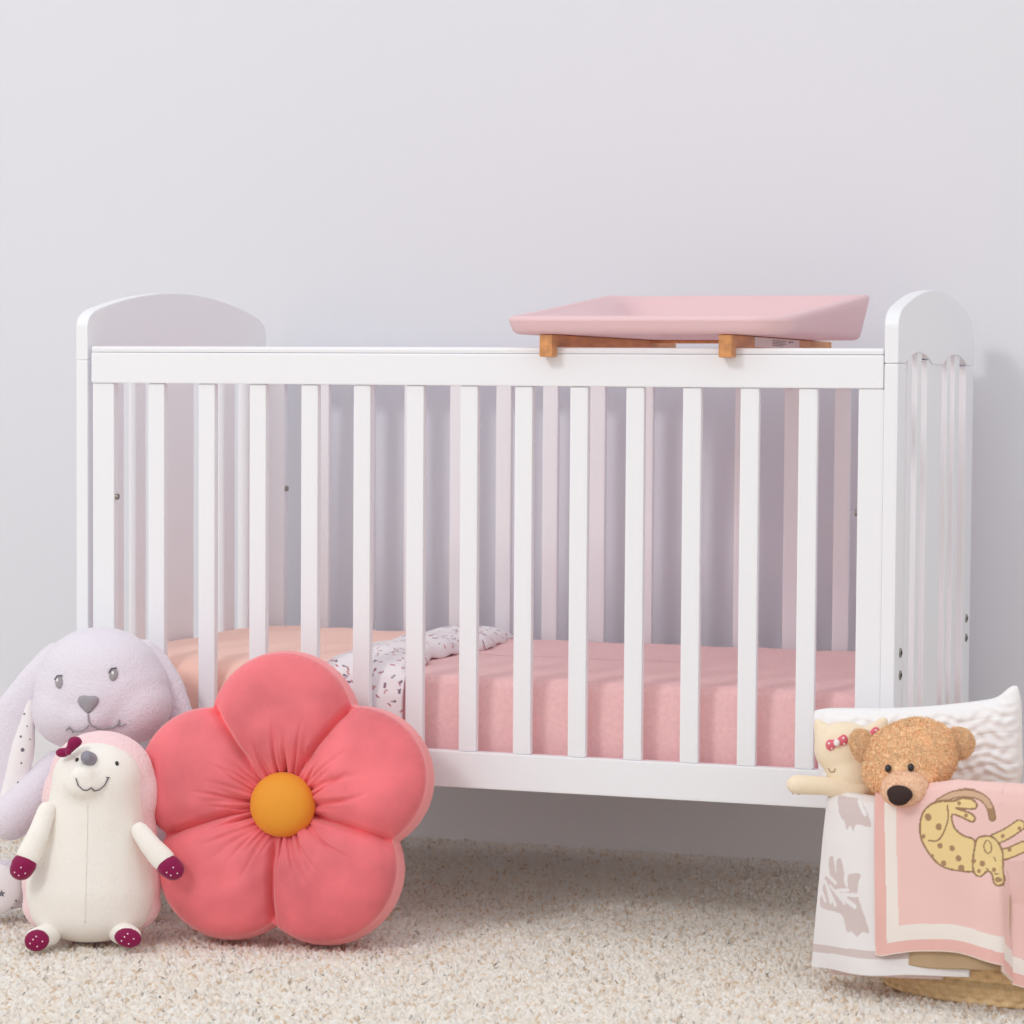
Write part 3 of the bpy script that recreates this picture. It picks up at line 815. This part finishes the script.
def hedgehog():
    t = thing('toy_hedgehog', (0.1762, -0.29, 0.0), 'cream plush hedgehog with pink back, burgundy paws and bow on the carpet', 'soft toy', rz=FACE)
    S = 672.0
    U = lambda x: (x-92)/S
    Z = lambda y: 0.1611-(y-838)/S
    body = limb([(U(91), .0, Z(908), .092, .062, .052), (U(91), .0, Z(888), .098, .066, .070), (U(92), .0, Z(862), .091, .064, .070), (U(94), -.002, Z(832), .079, .060, .064), (U(96.5), -.005, Z(800), .070, .057, .058), (U(98), -.010, Z(777), .067, .055, .055)], 14)
    body += [(U(88), -.052, Z(778), .030, .026, .024), (U(87), -.060, Z(768), .020, .020, .016)]
    b, bm_ = soft('body', body, M['hog'], t, 0.005, 10)
    back = [(U(91), .018, Z(884), .106, .060, .088), (U(91), .016, Z(908), .105, .052, .054), (U(99), .018, Z(835), .086, .052, .090), (U(105), .016, Z(795), .080, .050, .078),
            (U(101), .012, Z(775), .078, .048, .066), (U(86), .016, Z(800), .068, .044, .070)]
    soft('pink_back', back, M['hogback'], t, 0.005, 10)
    # arms with velvet paws
    for pts, paw in ((((50, 806, -.040), (43, 828, -.054), (34, 848, -.060)), (27, 862, -.062)), (((142, 826, -.046), (153, 840, -.054), (165, 853, -.058)), (175, 863, -.060))):
        a, am = soft('arm', limb([(U(p[0]), p[2], Z(p[1]), .014+.0022*i, .012+.001*i, .014+.0022*i) for i, p in enumerate(pts)]), M['hog'], t, 0.004, 4)
        mx, my = paw[0]*0.62+pts[2][0]*0.38, paw[1]*0.62+pts[2][1]*0.38
        els = limb([(U(mx), paw[2]-.001, Z(my), .0190, .0148, .0172), (U(paw[0]), paw[2]-.001, Z(paw[1]), .0175, .0142, .0158)], 4)
        pw, pm = soft('paw', els, M['burgundy'], a, 0.0028, 3)
        for (dx, dy) in ((-7, 2), (1, -3), (6, 3), (-2, 5)):
            p, n = surf(pm, U(paw[0]+dx*0.8), Z(paw[1]+dy-1)); bead('dot_print', p, n, .0012, .0012, .0005, M['whitedot'], pw, seg=8)
    for (x, y, ro, sgn) in ((42.5, 931, -12, -1), (131.5, 929, 10, 1)):
        f, fm = soft('foot', limb([(U(x-sgn*9), -.036, Z(y-1), .019, .020, .018), (U(x), -.058, Z(y), .0195, .016, .0165)], 6), M['hog'], t, 0.004, 4)
        s, sm = soft('sole', [(U(x), -.071, Z(y), .0190 if sgn < 0 else .0208, .0085, .0168 if sgn < 0 else .0148, ro)], M['burgundy'], f, 0.0028, 2)
        for (dx, dy) in ((-6, 2), (0, -5), (6, 0), (1, 5), (-3, -2)):
            p, n = surf(sm, U(x+dx), Z(y+dy)); bead('dot_print', p, n, .0012, .0012, .0005, M['whitedot'], s, seg=8)
    # face
    fx, fy = 4.0, -6
    p, n = surf(bm_, U(89+fx), Z(758+fy))
    me = blob_mesh('nose', limb([(U(89+fx), p.y-.002, Z(760.5+fy), .0115, .015, .0120), (U(87+fx), p.y-.014, Z(757+fy), .0095, .012, .0100)], 4), 0.0025, 3)
    mesh_obj('nose', me, M['hognose'], t)
    for (x, y) in ((76.5, 761), (115.5, 764.5)):
        p, n = surf(bm_, U(x+fx), Z(y+fy)); bead('eye', p, n, .0028, .0038, .0026, M['black'], t)
    pts = [(77.5, 776), (79.5, 783), (84, 787.5), (88.5, 788), (91.5, 785.5), (94.5, 789), (99, 788.5), (104, 784.5), (107.5, 778)]
    tube('mouth', on_line(bm_, [(U(x+fx), Z(y+fy)) for x, y in pts], .0016), .00085, M['dkgrey'], t)
    tube('mouth_corner', on_line(bm_, [(U(105.5+fx), Z(777+fy)), (U(109+fx), Z(777.5+fy))], .0016), .0008, M['dkgrey'], t)
    fx = 0; fy = 0
    tube('belly_seam', on_line(bm_, [(U(91.5), Z(797+fy)), (U(91), Z(830)), (U(90), Z(870)), (U(89), Z(915))], .0009, 10), .0006, M['hog'], t)
    fx, fy = 5.0, -4      # bow on the head
    bw = [(U(72.5+fx), -.050, Z(741+fy), .0125, .009, .0080, -35), (U(61.5+fx), -.044, Z(751.5), .0115, .009, .0070, -30)]
    b1, b1m = soft('bow', limb([(U(73.5+fx), -.048, Z(741+fy), .0110, .008, .0085), (U(67.5+fx), -.047, Z(746.5), .0050, .006, .0045), (U(61.0+fx), -.045, Z(752+fy), .0105, .008, .0075)], 6), M['burgundy'], t, 0.0025, 3)
    soft('bow_knot', [(U(67.5+fx), -.052, Z(746.5), .0050, .0060, .0055)], M['burgundy'], b1, 0.002, 2)
hedgehog()

# ------------------------------------------------------------------ basket corner
BX, BY, RIMZ = 1.53, -0.13, 0.262
def basket():
    t = thing('basket', (BX, BY, 0.0), 'low oval woven straw basket on the carpet, hung with baby blankets', 'basket')
    def rad(z):
        u = z/RIMZ; return 0.188+0.076*u**0.8, 0.098+0.030*u**0.8
    NT, NZ = 760, 150
    th = np.linspace(0, 2*PI, NT, endpoint=False); z = np.linspace(0.0, RIMZ, NZ)
    V = []; C = []
    rx, ry = rad(z)
    rows = z/0.0085
    ph = np.floor(rows)
    prof = np.abs(np.sin(rows*PI))**0.6
    stakes = np.sin(th[:, None]*46+ph[None, :]*PI)
    dsp = 0.0022*prof[None, :]+0.0026*stakes*prof[None, :]
    X = (rx[None, :]+dsp)*np.cos(th)[:, None]; Y = (ry[None, :]+dsp)*np.sin(th)[:, None]
    Zz = np.repeat(z[None, :], NT, 0)
    rg = np.random.default_rng(2)
    tone = rg.normal(0, 1, 64)[ph.astype(int) % 64]
    fib = np.sin(th[:, None]*190+ph[None, :]*2.1)*0.5+np.sin(th[:, None]*73+ph[None, :]*1.3)*0.5
    f = 1+0.07*tone[None, :]+0.07*fib
    base = np.array(lin((238, 210, 164)))
    Cc = np.clip(base[None, None, :]*f[..., None], 0, 1)
    V = np.stack([X, Y, Zz], -1).reshape(-1, 3)
    Vi = np.stack([(rx[None, :]-0.006)*np.cos(th)[:, None], (ry[None, :]-0.006)*np.sin(th)[:, None], Zz], -1).reshape(-1, 3)
    F = grid_faces(NT, NZ, wrap_u=True)
    from_np('woven_wall', np.concatenate([V, Vi]), np.concatenate([F, F[:, ::-1]+len(V)]), M['straw'], t, cols=np.concatenate([Cc.reshape(-1, 3)]*2))
    nr = 12; rr = np.linspace(0.02, 1.0, nr)
    Vb = np.stack([(0.188*rr[None, :])*np.cos(th)[:, None], (0.098*rr[None, :])*np.sin(th)[:, None], 0*rr[None, :]+0.004+0*th[:, None]], -1).reshape(-1, 3)
    from_np('base', Vb, grid_faces(NT, nr, wrap_u=True), M['straw'], t, cols=np.repeat(base[None, :], len(Vb), 0))
    pts = [(0.261*math.cos(a), 0.127*math.sin(a), RIMZ) for a in np.linspace(0, 2*PI, 90)]
    Vt, Ft = tube_np(pts, 0.006, 8)
    o = tube('rim', pts, 0.006, M['straw'], t)
    a = o.data.color_attributes.new('Col', 'FLOAT_COLOR', 'POINT')
    a.data.foreach_set('color', np.tile(np.r_[base, 1.0], len(o.data.vertices)).astype(np.float32))
basket()

def front_y(X, gap):
    return BY-(0.128+gap)*np.sqrt(np.clip(1-((X-BX)/0.292)**2, 0.03, 1))

# drawing helpers for knitted motifs, in a flat pattern plane
def in_poly(px, py, poly):
    ins = np.zeros(px.shape, bool); n = len(poly); j = n-1
    for i in range(n):
        xi, yi = poly[i]; xj, yj = poly[j]
        c = ((yi > py) != (yj > py)) & (px < (xj-xi)*(py-yi)/((yj-yi) or 1e-9)+xi)
        ins ^= c; j = i
    return ins
def seg_d(px, py, a, b):
    ax, ay = a; bx, by = b; dx, dy = bx-ax, by-ay
    t = np.clip(((px-ax)*dx+(py-ay)*dy)/(dx*dx+dy*dy+1e-9), 0, 1)
    return np.hypot(px-ax-t*dx, py-ay-t*dy)
def line_d(px, py, pts, close=False):
    d = np.full(px.shape, 1e9); q = list(pts)+([pts[0]] if close else [])
    for a, b in zip(q[:-1], q[1:]): d = np.minimum(d, seg_d(px, py, a, b))
    return d
def spline(pts, n=6, close=False):
    P = [np.array(p, float) for p in pts]; N = len(P); out = []
    for i in range(N if close else N-1):
        p0, p1, p2, p3 = (P[(i-1) % N], P[i], P[(i+1) % N], P[(i+2) % N]) if close else (P[max(i-1, 0)], P[i], P[i+1], P[min(i+2, N-1)])
        for k in range(n):
            t = k/n
            out.append(tuple(0.5*((2*p1)+(-p0+p2)*t+(2*p0-5*p1+4*p2-p3)*t*t+(-p0+3*p1-3*p2+p3)*t**3)))
    if not close: out.append(tuple(P[-1]))
    return out

def hang(name, parent, o, xl_top, xl_bot, xr, ztop, zbot, gap, m, nu, nv, paint, wave, thick=0.005, tuck=0.05):
    """cloth hung over the basket front: tucked in behind the rim, over it, and down the outside"""
    P = np.zeros((nu, nv, 3)); q = np.linspace(0, 1, nv)
    xr_ = np.zeros((nu, nv)); zz = np.zeros((nu, nv)); bot = np.zeros((nu, nv))
    for i in range(nu):
        s = i/(nu-1)
        xb = xl_bot+(xr-xl_bot)*s; xt = xl_top+(xr-xl_top)*s
        zt, zb = ztop(xb), zbot(xb)
        xm = xt
        yf = float(front_y(np.array(xm), gap))
        path = [(yf+tuck+0.010, zt-0.055), (yf+tuck*0.8, zt-0.018), (yf+0.028, zt-0.001), (yf+0.014, zt), (yf+0.004, zt-0.006), (yf, zt-0.020), (yf-0.003, zt-0.06), (yf-0.004, zb)]
        r, L = resample(path, nv)
        for _ in range(3): r[1:-1] = 0.25*r[:-2]+0.5*r[1:-1]+0.25*r[2:]
        hgt = np.clip((zt-r[:, 1])/(zt-zb), 0, 1)
        out = np.cumsum(np.r_[0, np.linalg.norm(np.diff(r, axis=0), axis=1)])
        front = out > (L-(zt-zb))
        X = np.where(front, xt+(xb-xt)*hgt, xt)
        P[i, :, 0] = X; P[i, :, 1] = r[:, 0]; P[i, :, 2] = r[:, 1]
        P[i, :, 1] += wave(X, r[:, 1], np.where(front, hgt, 0))
        xr_[i] = X; zz[i] = np.where(front, r[:, 1], zt+0.0); bot[i] = zb
    C = paint(P[:, :, 0], zz, bot, np.arange(nu)[:, None]/(nu-1)+0*zz)
    return sheet_solid(name, P-np.array(o), m, parent, thick, C)

def white_blanket():
    o = (1.37, -0.22, 0.16)
    t = thing('blanket', o, 'white knitted blanket with mauve leaf motifs hanging over the left of the basket', 'blanket')
    WH, MV, PK = np.array(lin((240, 237, 238))), np.array(lin((216, 201, 200))), np.array(lin((238, 212, 208)))
    def paint(X, Zc, bot, s):
        zx = ((X-1.2757)*728+826-800)/0.2247; zy = ((0.2735-Zc)*722+798-780)/0.2247
        C = np.tile(WH, X.shape+(1,))
        A = spline([(145, 88), (185, 92), (215, 84), (262, 95), (300, 140), (316, 192), (268, 190), (240, 196), (234, 222), (216, 200), (200, 220), (188, 190), (164, 165), (150, 130)], 5, True)
        B = spline([(70, 585), (80, 500), (95, 442), (118, 440), (110, 372), (132, 348), (152, 420), (154, 362), (176, 352), (192, 400), (196, 452), (214, 470), (212, 420), (240, 404), (274, 404), (262, 450), (264, 500), (290, 570), (318, 652), (286, 655), (262, 678), (236, 660), (214, 664), (190, 600), (150, 590)], 5, True)
        mm = in_poly(zx, zy, A) | in_poly(zx, zy, B)
        C[mm] = MV
        for a, b, r in (((250, 92), (285, 142), 9), ((288, 78), (306, 120), 9), ((95, 430), (150, 462), 9), ((92, 470), (150, 560), 9), ((110, 505), (125, 555), 8), ((155, 500), (248, 548), 11), ((165, 492), (215, 480), 8), ((190, 505), (270, 495), 9), ((75, 520), (95, 555), 8), ((120, 480), (200, 545), 6)):
            C[seg_d(zx, zy, a, b) < r] = WH
        d = (Zc-bot)
        C[(d > 0.0225) & (d < 0.0335)] = MV
        return C
    wave = lambda X, z, h: h*(0.004*np.sin(X*60+1.2)+0.004*np.sin(X*31+z*9))+0.0015*np.sin(z*50+X*40)*h
    hang('hanging_panel', t, o, 1.2680, 1.2470, 1.478, lambda x: 0.2735, lambda x: 0.0290+0.022*(x-1.25)/0.228+0.0015*math.sin(x*50), 0.020, M['blanket'], 190, 260, paint, wave, 0.0045)
    p2 = lambda X, Zc, bot, s: np.tile(PK, X.shape+(1,))
    hang('folded_under_layer', t, o, 1.2780, 1.2760, 1.440, lambda x: 0.2660, lambda x: 0.0225+0.018*(x-1.276)/0.164+0.003*math.sin((x-1.28)*19), 0.011, M['blanket'], 60, 90, p2, lambda X, z, h: h*0.003*np.sin(X*40), 0.004)
white_blanket()

def pink_blanket():
    o = (1.53, -0.27, 0.17)
    t = thing('blanket', o, 'pink baby blanket with a sleeping spotted leopard motif hanging over the basket front', 'blanket')
    PKc, BD, CR, TR = (np.array(lin(c)) for c in ((243, 204, 199), (238, 190, 183), (244, 236, 230), (247, 230, 220)))
    YL, OL, SPT, TL = (np.array(lin(c)) for c in ((240, 214, 156), (158, 126, 98), (172, 138, 106), (214, 178, 150)))
    fx = 1.523
    def zbot(x):
        if x < fx: return 0.066+0.016*max(0, 1-((x-1.445)/0.085)**2)**1.0*0.9 + 0.006*(x-1.34)/0.18
        return 0.066+(0.046-0.066)*min(1, (x-fx)/0.012)-0.012*min(1, max(0, (x-fx-0.01)/0.05))
    def wave(X, z, h):
        w = np.clip((0.215-z)/0.06, 0, 1)*np.clip(h*6, 0, 1)
        st = np.clip((X-(fx-0.004*(z-0.06)/0.1))/0.010, 0, 1)
        ridge = np.exp(-((X-fx+0.012)/0.02)**2)
        return w*(0.017*st-0.006*ridge)+h*(0.0035*np.sin(X*44+z*6)+0.0018*np.sin(X*90+z*18))+0.001*np.sin(z*60+X*25)*h
    def paint(X, Zc, bot, s):
        zx = ((X-1.3443)*745+873-800)/0.2247; zy = ((0.2885-Zc)*733+795-780)/0.2247
        xl = 312+(zy-60)/740*30
        dl = zx-xl; db = (Zc-bot)*733/0.2247
        C = np.tile(PKc, X.shape+(1,))
        # second cat line: body, tail, head, paws
        body = spline([(690, 72), (640, 76), (590, 95), (558, 130), (545, 175), (545, 225), (560, 268), (590, 312), (625, 346), (665, 364), (720, 370), (790, 368), (805, 340), (800, 290), (790, 232), (745, 216), (706, 190), (690, 152), (694, 128), (735, 138), (778, 154), (792, 138), (775, 119), (735, 108), (708, 100), (750, 100), (790, 96), (797, 76), (775, 60), (735, 58)], 6, True)
        head = spline([(800, 232), (822, 214), (850, 210), (882, 220), (910, 260), (918, 305), (911, 350), (913, 398), (903, 420), (882, 412), (870, 372), (850, 364), (826, 386), (800, 380), (788, 350), (788, 300)], 6, True)
        thigh = spline([(668, 90), (672, 150), (655, 205), (628, 246), (585, 252)], 6)
        tail = spline([(630, 82), (690, 48), (760, 38), (820, 50), (855, 84), (868, 130)], 6)
        legs = [spline([(880, 222), (930, 196), (985, 156)], 5), spline([(922, 285), (962, 268), (1004, 246)], 5)]
        dt = line_d(zx, zy, tail); C[dt < 17] = OL; C[dt < 11] = TL
        C[(dt < 11) & (zx > 838) & (zy > 90)] = SPT
        for L in legs:
            d = line_d(zx, zy, L); C[d < 26] = OL; C[d < 19] = YL
        for pol in (body, head):
            d = line_d(zx, zy, pol, True); i = in_poly(zx, zy, pol)
            C[i | (d < 4)] = YL; C[d < 4.2] = OL
        C[(line_d(zx, zy, thigh) < 3.6)] = OL
        ear = spline([(838, 275), (834, 250), (846, 228), (862, 240), (866, 268), (855, 285)], 5, True)
        C[line_d(zx, zy, ear, True) < 3] = OL
        for a, b in (((878, 300), (886, 318)), ((846, 352), (856, 358)), ((884, 372), (895, 372))): C[seg_d(zx, zy, a, b) < 3] = OL
        for (a, b, r) in ((580, 150, 15), (630, 188, 14), (637, 270, 12), (694, 275, 12), (724, 317, 13), (655, 345, 12), (738, 358, 14), (560, 235, 9), (828, 332, 12), (815, 365, 8), (880, 356, 9), (790, 322, 10), (945, 262, 9), (895, 396, 10), (985, 170, 8), (915, 205, 8), (720, 78, 8), (752, 128, 8), (600, 318, 9)):
            C[np.hypot(zx-a, (zy-b)*0.92) < r] = SPT
        C[((dl > 60) & (dl < 116) & (db > 55)) | ((db > 55) & (db < 122) & (dl > 60))] = CR
        C[(dl < 60) | (db < 55)] = BD
        C[(dl < 6) | (db < 6)] = TR
        return C
    hang('hanging_panel', t, o, 1.3440, 1.3500, 1.73, lambda x: 0.2885+0.020*min(1, max(0, (x-1.36)/0.10)), zbot, 0.034, M['blanket'], 380, 300, paint, wave, 0.005)
    # its plain tan reverse shows below the hem where the cloth doubles back
    def tanp(X, Zc, bot, s): return np.tile(np.array(lin((206, 178, 144))), X.shape+(1,))
    hang('tan_reverse_fold', t, o, 1.3560, 1.3700, 1.532, lambda x: 0.2800, lambda x: 0.0545+0.004*math.sin((x-1.3)*30)+0.010*min(1, max(0, (x-1.37)/0.1)), 0.024, M['tan'], 90, 120, tanp, lambda X, z, h: h*(0.003*np.sin(X*70)), 0.005)
pink_blanket()

def quilt_pillow():
    t = thing('quilted_pillow', (1.372, -0.082, 0.296), 'white quilted baby pillow standing upright behind the teddy bear in the basket', 'pillow')
    t.rotation_euler = (math.radians(-6), math.radians(-5.5), math.radians(3))
    n1, n2 = 320, 220
    u = np.linspace(-1, 1, n1)[:, None]; v = np.linspace(-1, 1, n2)[None, :]
    hx, hz = 0.152, 0.100
    X = hx*(u+0*v)*(1-0.05*(1-v*v))*(1-0.16*np.clip(-v, 0, 1)); Z = hz*(v+0*u)*(1-0.10*(1-u**2)**1.0)*(1-0.07*u**8)
    X = X*(1-0.05*v**8)+0.002
    # the upper right corner stands up as a soft ear
    ear = np.exp(-((u-0.98)/0.13)**2)*np.clip(v, 0, 1)**3
    Z = Z+0.018*ear
    h = ((1-u**6)*(1-v**6))**0.5
    rg = np.random.default_rng(9)
    rip = np.sin(Z*420+2.2*np.sin(X*110)+1.5*np.sin(X*57+Z*60))*0.5+np.sin(X*330+2.0*np.sin(Z*140))*0.5
    stitch = np.abs(np.sin(Z*PI/0.022+0.5*np.sin(X*40)))**0.35
    th = 0.034*h+h*(0.0022*rip+0.0024*(stitch-0.8))
    Vf = np.stack([X, -th-0.0015, Z], -1).reshape(-1, 3); Vb = np.stack([X, th*0.8+0.0015, Z], -1).reshape(-1, 3)
    F = grid_faces(n1, n2)
    n = n1*n2; I = np.arange(n).reshape(n1, n2); E = [F, F[:, ::-1]+n]
    for e in (I[0, ::-1], I[-1, :], I[:, 0], I[::-1, -1]): E.append(np.stack([e[:-1], e[:-1]+n, e[1:]+n, e[1:]], 1))
    from_np('quilted_cover', np.concatenate([Vf, Vb]), np.concatenate(E), M['quilt'], t)
    pts = [(hx*0.999, 0, hz*0.99*k) for k in np.linspace(-1, 1, 20)]
quilt_pillow()

def teddy():
    t = thing('teddy_bear', (1.3764, -0.22, 0.10), 'honey brown plush teddy bear with dark brown nose peeking over the basket edge', 'soft toy', rz=math.radians(8))
    S = 731.0
    U = lambda x: (x-905)/S
    Z = lambda y: 0.2335-(y-757)/S
    els = [(U(911), .0, Z(757), .062, .050, .049, -8), (U(905), -.006, Z(770), .056, .048, .040), (U(918), .0, Z(745), .050, .045, .036)]
    els += limb([(U(912), .022, Z(800), .040, .036, .04), (U(914), .028, Z(850), .052, .044, .05), (U(914), .028, Z(890), .054, .045, .04)], 5)
    def notmuzzle(P): return (np.hypot((P[:, 0]-U(907))/.035, (P[:, 2]-Z(780))/.029) > 1) & (P[:, 2] > Z(825))
    h, hm = soft('body', els, M['teddy'], t, 0.004, 8, dict(count=30000, length=0.0085, width=0.0009, curl=1.3, segs=3, keep=notmuzzle))
    for (x, y, rx, rz, dep, ro) in ((862, 748, .0150, .022, .010, -18), (957, 743, .0205, .0205, .012, 20)):
        inner = -1 if x > 900 else 1
        e, em = soft('ear', [(U(x), dep, Z(y), rx, .013, rz, ro)], M['teddy'], t, 0.003, 4, dict(count=5000, length=0.0062, width=0.0008, curl=1.3, segs=3))
        soft('inner_ear', [(U(x+inner*2), dep-.0065, Z(y+3), rx*.62, .0085, rz*.62, ro)], M['muzzle'], e, 0.0025, 3, dict(count=1200, length=0.003, width=0.0006, curl=1.0, segs=2))
    fx, fy = 3.0, -5.5
    mz = [(U(904+fx), -.052, Z(788+fy), .0330, .026, .0255), (U(898+fx), -.060, Z(791+fy), .024, .022, .020)]
    m_, mm = soft('muzzle', mz, M['muzzle'], t, 0.0035, 6, dict(count=6000, length=0.0022, width=0.0005, curl=0.8, segs=2))
    p, n = surf(mm, U(899+fx), Z(791.5+fy))
    me = blob_mesh('nose', [(U(899.5+fx), p.y+.001, Z(791.0+fy), .0180, .0085, .0120, 6), (U(898.5+fx), p.y+.001, Z(794.5+fy), .0145, .0085, .0115, 6)], 0.002, 3)
    mesh_obj('nose', me, M['nosebrown'], t)
    for (x, y) in ((891.5, 764.5), (912.0, 762.5)):
        p, n = surf(hm, U(x), Z(y)); bead('eye', p+n*0.0065, n, .0046, .0056, .0046, M['black'], t)
teddy()

def cat():
    t = thing('toy_cat', (1.2884, -0.165, 0.10), 'cream plush cat with pink flower bows slumped beside the teddy bear', 'soft toy', rz=math.radians(10))
    S = 714.0
    U = lambda x: (x-850)/S
    Z = lambda y: 0.2241-(y-755)/S
    els = [(U(848), .0, Z(750), .047, .036, .040, 8), (U(853), -.004, Z(770), .038, .034, .034, 20), (U(845), .0, Z(742), .040, .032, .030)]
    els += limb([(U(829), .004, Z(741), .020, .014, .018), (U(820), .006, Z(726), .009, .008, .009), (U(817.5), .007, Z(721.5), .004, .004, .004)], 5)
    els += limb([(U(872), .008, Z(738), .020, .014, .018), (U(882), .010, Z(723), .009, .008, .009), (U(885), .011, Z(718), .004, .004, .004)], 5)
    els += limb([(U(862), .010, Z(790), .034, .03, .034), (U(866), .012, Z(830), .036, .034, .04)], 4)
    b, bm_ = soft('body', els, M['cat'], t, 0.0035, 7)
    a, am = soft('arm', limb([(U(858), -.022, Z(787), .020, .016, .0150), (U(825), -.030, Z(783), .016, .015, .0135), (U(800), -.036, Z(782), .0165, .015, .0140)]), M['cat'], t, 0.0035, 6)
    for dx in (0, 6): tube('paw_stitch', on_line(am, [(U(795+dx), Z(790)), (U(794+dx), Z(794)), (U(795+dx), Z(796))], .0004), .0006, M['catline'], a)
    for (x, y, dx) in ((838, 739, 6.6), (870, 733, 6.0)):
        w, wm = soft('hair_bow', limb([(U(x-dx), surf(bm_, U(x-dx), Z(y+2)).__getitem__(0).y-.003, Z(y+3), .0065, .0055, .0080), (U(x), surf(bm_, U(x), Z(y)).__getitem__(0).y-.003, Z(y), .003, .004, .004), (U(x+dx), surf(bm_, U(x+dx), Z(y-2)).__getitem__(0).y-.003, Z(y-2.5), .0065, .0055, .0080)], 5), M['bowpink'], t, 0.0018, 2)
        p, n = surf(wm, U(x), Z(y)); bead('bow_knot', p, n, .0045, .0050, .0030, M['bowwhite'], w)
        for (qx, qy) in ((-dx-1, 1), (-dx+2, 6), (dx, -5), (dx+1, 1)):
            p, n = surf(wm, U(x+qx), Z(y+qy)); bead('flower_print', p, n, .0016, .0016, .0006, M['bowwhite'], w, seg=8)
    tube('closed_eye', on_line(bm_, [(U(830), Z(766)), (U(832.5), Z(769.5)), (U(836), Z(768.5)), (U(837), Z(765.5))], .0008), .0008, M['catline'], t)
    p, n = surf(bm_, U(851), Z(785)); bead('nose', p, n, .0034, .0024, .0012, M['catline'], t)
    tube('mouth', on_line(bm_, [(U(851), Z(786)), (U(850), Z(790)), (U(845), Z(792))], .0007), .0006, M['catline'], t)
cat()
